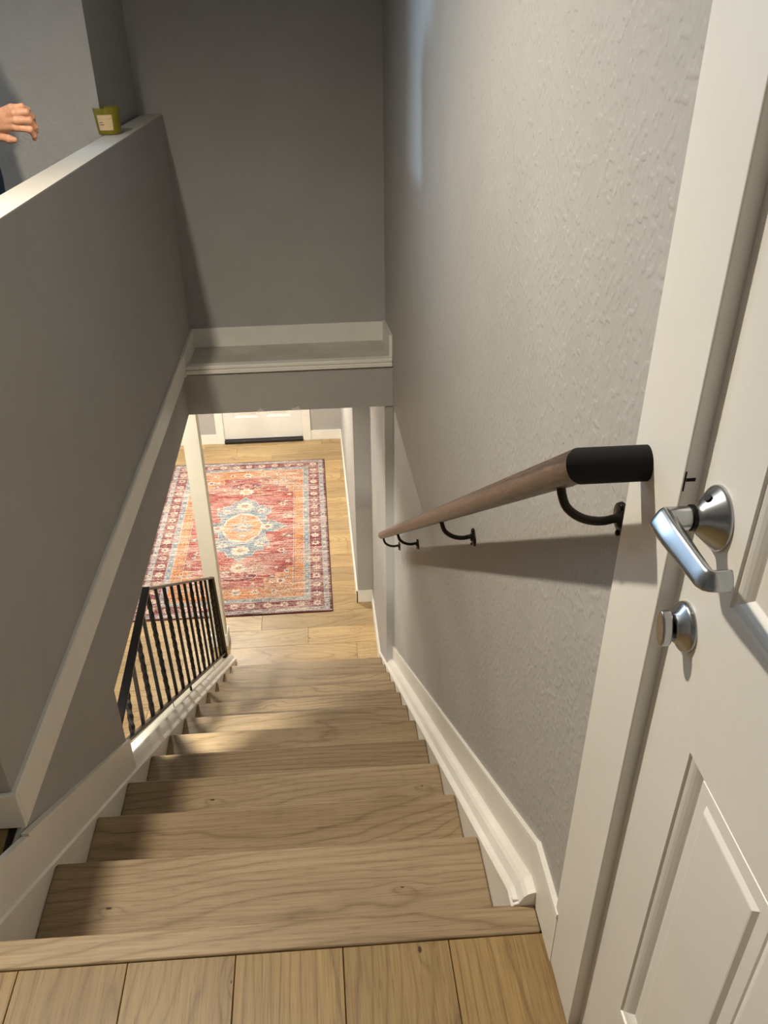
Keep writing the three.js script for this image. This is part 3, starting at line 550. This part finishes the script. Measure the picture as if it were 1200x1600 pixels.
{
  const w = structure('window_1'), t = .05, c = (a, b, y0, y1) => box(a, b, y0, y1, WIN.z - .1, WIN.z + .014, .003);
  part('window_frame', [c(WIN.x0 - t, WIN.x1 + t, WIN.y0 - t, WIN.y0), c(WIN.x0 - t, WIN.x1 + t, WIN.y1, WIN.y1 + t), c(WIN.x0 - t, WIN.x0, WIN.y0, WIN.y1), c(WIN.x1, WIN.x1 + t, WIN.y0, WIN.y1)], M.white, w);
  part('window_pane', box(WIN.x0, WIN.x1, WIN.y0, WIN.y1, WIN.z - .03, WIN.z - .024), M.pane, w);
  const v = structure('window_2'), d = (y0, y1, z0, z1) => box(SLIT.x - .1, SLIT.x + .014, y0, y1, z0, z1, .003);
  part('window_frame', [d(SLIT.y0 - t, SLIT.y0, SLIT.z0 - t, SLIT.z1 + t), d(SLIT.y1, SLIT.y1 + t, SLIT.z0 - t, SLIT.z1 + t), d(SLIT.y0, SLIT.y1, SLIT.z0 - t, SLIT.z0 + .003), d(SLIT.y0, SLIT.y1, SLIT.z1 - .003, SLIT.z1 + t)], M.white, v);
  part('window_pane', box(SLIT.x - .05, SLIT.x - .046, SLIT.y0, SLIT.y1, SLIT.z0, SLIT.z1), phys({ color: 0xffffff, roughness: 0, transmission: 1, thickness: 0 }), v);
}

// ------------------------------------------------------------------ the person in the hall (only the left hand is in view)
{
  const smin = (a, b, k) => { const h = Math.max(k - Math.abs(a - b), 0) / k; return Math.min(a, b) - h * h * k * .25; };
  const cap = (a, b, ra, rb) => { const d = [b[0] - a[0], b[1] - a[1], b[2] - a[2]], L = d[0] * d[0] + d[1] * d[1] + d[2] * d[2] || 1e-9; return (x, y, z) => { const px = x - a[0], py = y - a[1], pz = z - a[2], t = clamp((px * d[0] + py * d[1] + pz * d[2]) / L); return Math.hypot(px - d[0] * t, py - d[1] * t, pz - d[2] * t) - mix(ra, rb, t); }; };
  const ell = (c, r) => (x, y, z) => { const a = (x - c[0]) / r[0], b = (y - c[1]) / r[1], d = (z - c[2]) / r[2], k = Math.hypot(a, b, d); return (k - 1) * Math.min(...r) ; };
  const union = (fs, k) => (x, y, z) => { let d = 9; for (const f of fs) d = smin(d, f(x, y, z), k); return d; };
  const mesh = (f, lo, hi, n) => {
    const mc = new MarchingCubes(n, new THREE.MeshBasicMaterial(), false, false, 260000); mc.isolation = 0;
    const s = [0, 1, 2].map(i => (hi[i] - lo[i]) / (n - 1));
    for (let k = 0; k < n; k++) for (let j = 0; j < n; j++) for (let i = 0; i < n; i++) mc.field[k * n * n + j * n + i] = -f(lo[0] + i * s[0], lo[1] + j * s[1], lo[2] + k * s[2]);
    mc.update(); const p = Float32Array.from(mc.positionArray.slice(0, mc.count * 3)), h = n / 2;
    for (let i = 0; i < p.length; i++) { const a = i % 3; p[i] = lo[a] + (p[i] * h + h) * s[a]; }
    let g = new THREE.BufferGeometry(); g.setAttribute('position', new THREE.BufferAttribute(p, 3)); g = mergeVertices(g, 1e-5); g.computeVertexNormals();
    g.setAttribute('uv', new THREE.BufferAttribute(new Float32Array(g.attributes.position.count * 2), 2)); return g;
  };
  const X0 = -.875, Z0 = -1.95;                                  // where the person stands, facing the stairwell
  const sh = [[X0, 1.37, Z0 - .175], [X0, 1.37, Z0 + .175]], el = [[-.955, 1.10, -2.11], [X0 - .05, 1.08, Z0 + .25]], wr = [[-.708, 1.192, -1.938], [X0 + .03, .85, Z0 + .26]];
  const hip = [[X0 - .01, .86, Z0 - .09], [X0 - .01, .86, Z0 + .09]], kn = [[X0 + .01, .47, Z0 - .10], [X0 + .01, .47, Z0 + .10]], an = [[X0 - .03, .085, Z0 - .11], [X0 - .03, .085, Z0 + .11]];
  // left hand: back towards the camera, fingers bent, thumb below
  const MCP = [[-.612, 1.240, -1.898], [-.603, 1.227, -1.887], [-.601, 1.209, -1.885], [-.607, 1.190, -1.892]];
  const PIP = [[-.582, 1.243, -1.899], [-.569, 1.229, -1.890], [-.564, 1.207, -1.888], [-.570, 1.184, -1.892]];
  const DIP = [[-.570, 1.233, -1.915], [-.559, 1.214, -1.908], [-.556, 1.190, -1.906], [-.565, 1.167, -1.908]];
  const TIP = [[-.573, 1.222, -1.930], [-.564, 1.199, -1.927], [-.562, 1.175, -1.925], [-.571, 1.156, -1.926]];
  const R1 = [.0083, .0092, .0098, .0096], fing = [];
  for (let i = 0; i < 4; i++) fing.push(union([cap(MCP[i], PIP[i], R1[i] + .0012, R1[i] - .0002), cap(PIP[i], DIP[i], R1[i] + .0002, R1[i] - .0012), cap(DIP[i], TIP[i], R1[i] - .0012, R1[i] - .0026)], .003));
  const palm = union([0, 1, 2, 3].map(i => cap([wr[0][0] + .012, mix(wr[0][1], MCP[i][1], .35) , -1.932], MCP[i], .0165, .0112)), .012);
  const thumb = union([cap([-.695, 1.178, -1.938], [-.667, 1.164, -1.927], .0165, .0125), cap([-.667, 1.164, -1.927], [-.643, 1.158, -1.914], .0118, .0112), cap([-.643, 1.158, -1.914], [-.624, 1.156, -1.906], .0110, .0078)], .006);
  const tendon = union([0, 1, 2, 3].map(i => cap([-.675, mix(1.192, MCP[i][1], .6), -1.917], [MCP[i][0] - .004, MCP[i][1], MCP[i][2] + .007], .003, .0045)), .003);
  const foreL = cap(el[0], wr[0], .041, .0265);
  const knuck = union(MCP.map(m => ell([m[0], m[1], m[2] + .004], [.0105, .009, .009])), .002);
  const handL = (x, y, z) => { let d = smin(palm(x, y, z), thumb(x, y, z), .012); d = smin(d, tendon(x, y, z), .006); d = smin(d, knuck(x, y, z), .004); let q = 9; for (const f of fing) q = Math.min(q, f(x, y, z)); d = smin(d, q, .0045); return smin(d, foreL(x, y, z), .02); };
  // right hand hangs relaxed
  const w = wr[1], fr = [];
  for (let i = 0; i < 4; i++) { const dx = .027 - i * .018, l = [.072, .082, .078, .062][i], m = [w[0] + dx + .004, w[1] - .092, w[2] - .004], p = [m[0] + .006, m[1] - l * .45, m[2] - .004], t = [p[0] + .004, p[1] - l * .5, p[2] - .018]; fr.push(cap(w, m, .02, .0125), cap(m, p, .0100, .009), cap(p, t, .0088, .0068)); }
  fr.push(cap([w[0] + .012, w[1] - .02, w[2]], [w[0] + .045, w[1] - .062, w[2] - .012], .015, .0115), cap([w[0] + .045, w[1] - .062, w[2] - .012], [w[0] + .052, w[1] - .112, w[2] - .02], .0108, .008));
  const handR = union(fr, .006);
  const legs = [0, 1].flatMap(i => [cap(hip[i], kn[i], .088, .056), cap(kn[i], an[i], .056, .038), cap(an[i], [an[i][0] + .15, .045, an[i][2]], .038, .032)]);
  const torso = union([ell([X0 - .005, 1.25, Z0], [.115, .20, .175]), ell([X0 + .035, 1.04, Z0], [.118, .17, .155]), ell([X0 - .01, .90, Z0], [.115, .12, .165]), cap(sh[0], sh[1], .058, .058)], .08);
  const hc = [X0 + .03, 1.60, Z0], head = union([ell([hc[0] - .01, hc[1] + .03, hc[2]], [.098, .095, .076]), ell([hc[0] + .025, hc[1] - .04, hc[2]], [.066, .082, .060]), cap([X0 - .005, 1.40, Z0], [hc[0] - .01, 1.55, Z0], .056, .052)], .04);
  const face = union([cap([hc[0] + .088, hc[1] + .012, hc[2]], [hc[0] + .107, hc[1] - .026, hc[2]], .008, .0125), ell([hc[0] + .083, hc[1] - .062, hc[2]], [.012, .007, .022]), ell([hc[0] + .083, hc[1] - .074, hc[2]], [.012, .007, .019]), ell([hc[0] + .070, hc[1] - .105, hc[2]], [.02, .017, .022]), ell([hc[0] - .005, hc[1] - .005, hc[2] - .078], [.02, .031, .01]), ell([hc[0] - .005, hc[1] - .005, hc[2] + .078], [.02, .031, .01])], .008);
  const headAll = (x, y, z) => smin(head(x, y, z), face(x, y, z), .012);
  const arms = [cap(sh[0], el[0], .050, .041), foreL, cap(sh[1], el[1], .050, .040), cap(el[1], wr[1], .040, .026)];
  const all = union([torso, ...legs, ...arms, head], .03);
  const bodyF = (x, y, z) => { if (y > 1.47) return headAll(x, y, z); return all(x, y, z); };
  const cut = (f, t) => (x, y, z) => Math.max(f(x, y, z), t(x, y, z));
  const inHand = (x, y, z) => Math.hypot(x + .635, y - 1.195, z + 1.91) - .112, inHead = (x, y, z) => 1.47 - y;
  const skin = std({ map: scuff([214, 158, 126], .22), roughness: .55 });
  const person = thing('person', 'person in a dark blue top holding the left hand out above the half wall', 'person', [X0, 0, Z0]);
  const P = (name, g, m, p = person, label) => { const o = part(name, g, m, p, label); if (p === person) o.position.set(-X0, 0, -Z0); return o; };
  const tone = g => { const p = g.attributes.position, uv = g.attributes.uv; for (let i = 0; i < p.count; i++) uv.setXY(i, p.getX(i) * 9 + p.getZ(i) * 4, p.getY(i) * 9); return g; };
  const body = mergeGeometries([
    tone(mesh((x, y, z) => Math.max(bodyF(x, y, z), -(Math.hypot(x + .635, y - 1.195, z + 1.91) - .088), y - 1.49, Math.hypot(x - w[0], y - w[1] + .09, z - w[2]) < .001 ? 1 : -9), [X0 - .24, -.02, Z0 - .36], [X0 + .26, 1.56, Z0 + .36], 112)),
    tone(mesh((x, y, z) => Math.max(handL(x, y, z), Math.hypot(x + .635, y - 1.195, z + 1.91) - .108), [-.75, 1.08, -2.03], [-.535, 1.295, -1.815], 104)),
    tone(mesh(handR, [w[0] - .07, w[1] - .20, w[2] - .07], [w[0] + .09, w[1] + .03, w[2] + .06], 56)),
    tone(mesh((x, y, z) => headAll(x, y, z), [hc[0] - .14, 1.40, hc[2] - .13], [hc[0] + .15, 1.75, hc[2] + .13], 72))]);
  P('body', body, skin);
  const shirt = union([torso, cap(sh[0], el[0], .056, .052), cap(el[0], [mix(el[0][0], wr[0][0], .3), mix(el[0][1], wr[0][1], .3), mix(el[0][2], wr[0][2], .3)], .052, .044), cap(sh[1], el[1], .056, .05), cap(el[1], [mix(el[1][0], wr[1][0], .3), mix(el[1][1], wr[1][1], .3), mix(el[1][2], wr[1][2], .3)], .05, .044)], .04);
  P('shirt', mesh((x, y, z) => Math.max(shirt(x, y, z) - .013, .80 - y, y - 1.475), [X0 - .28, .76, Z0 - .36], [X0 + .26, 1.52, Z0 + .36], 88), std({ color: 0x2a3a4c, roughness: .9 }), person, 'dark blue top');
  const pants = union([...legs.filter((f, i) => i % 3 < 2), ell([X0 - .01, .90, Z0], [.118, .12, .168])], .04);
  P('trousers', mesh((x, y, z) => Math.max(pants(x, y, z) - .011, .07 - y, y - .97), [X0 - .2, .03, Z0 - .26], [X0 + .2, 1.0, Z0 + .26], 80), std({ color: 0x2b2d31, roughness: .9 }));
  for (const i of [0, 1]) P('shoe', mesh((x, y, z) => Math.max(smin(cap([an[i][0] - .02, .05, an[i][2]], [an[i][0] + .17, .042, an[i][2]], .046, .040)(x, y, z), cap([an[i][0], .05, an[i][2]], [an[i][0], .11, an[i][2]], .045, .042)(x, y, z), .03), .003 - y), [an[i][0] - .12, -.01, an[i][2] - .08], [an[i][0] + .25, .18, an[i][2] + .08], 44), std({ color: 0x3a3733, roughness: .7 }));
  P('hair', mesh((x, y, z) => Math.max(ell([hc[0] - .018, hc[1] + .035, hc[2]], [.105, .102, .086])(x, y, z), (x - hc[0] - .045) * .8 - (y - hc[1] - .05) * .7, hc[1] - .075 - y), [hc[0] - .14, hc[1] - .1, hc[2] - .11], [hc[0] + .11, hc[1] + .15, hc[2] + .11], 52), std({ color: 0x4a4038, roughness: .8 }));
  for (const s of [-1, 1]) { const e = new THREE.SphereGeometry(.0125, 16, 12); e.translate(hc[0] + .073, hc[1] + .012, hc[2] + s * .031); const o = P('eye', e, std({ color: 0xe9e4dc, roughness: .25 })); const ir = new THREE.SphereGeometry(.006, 12, 8); ir.translate(hc[0] + .0805, hc[1] + .012, hc[2] + s * .031); part('iris', ir, std({ color: 0x3a2c20, roughness: .2 }), o); }
}
renderer.render(scene, camera);
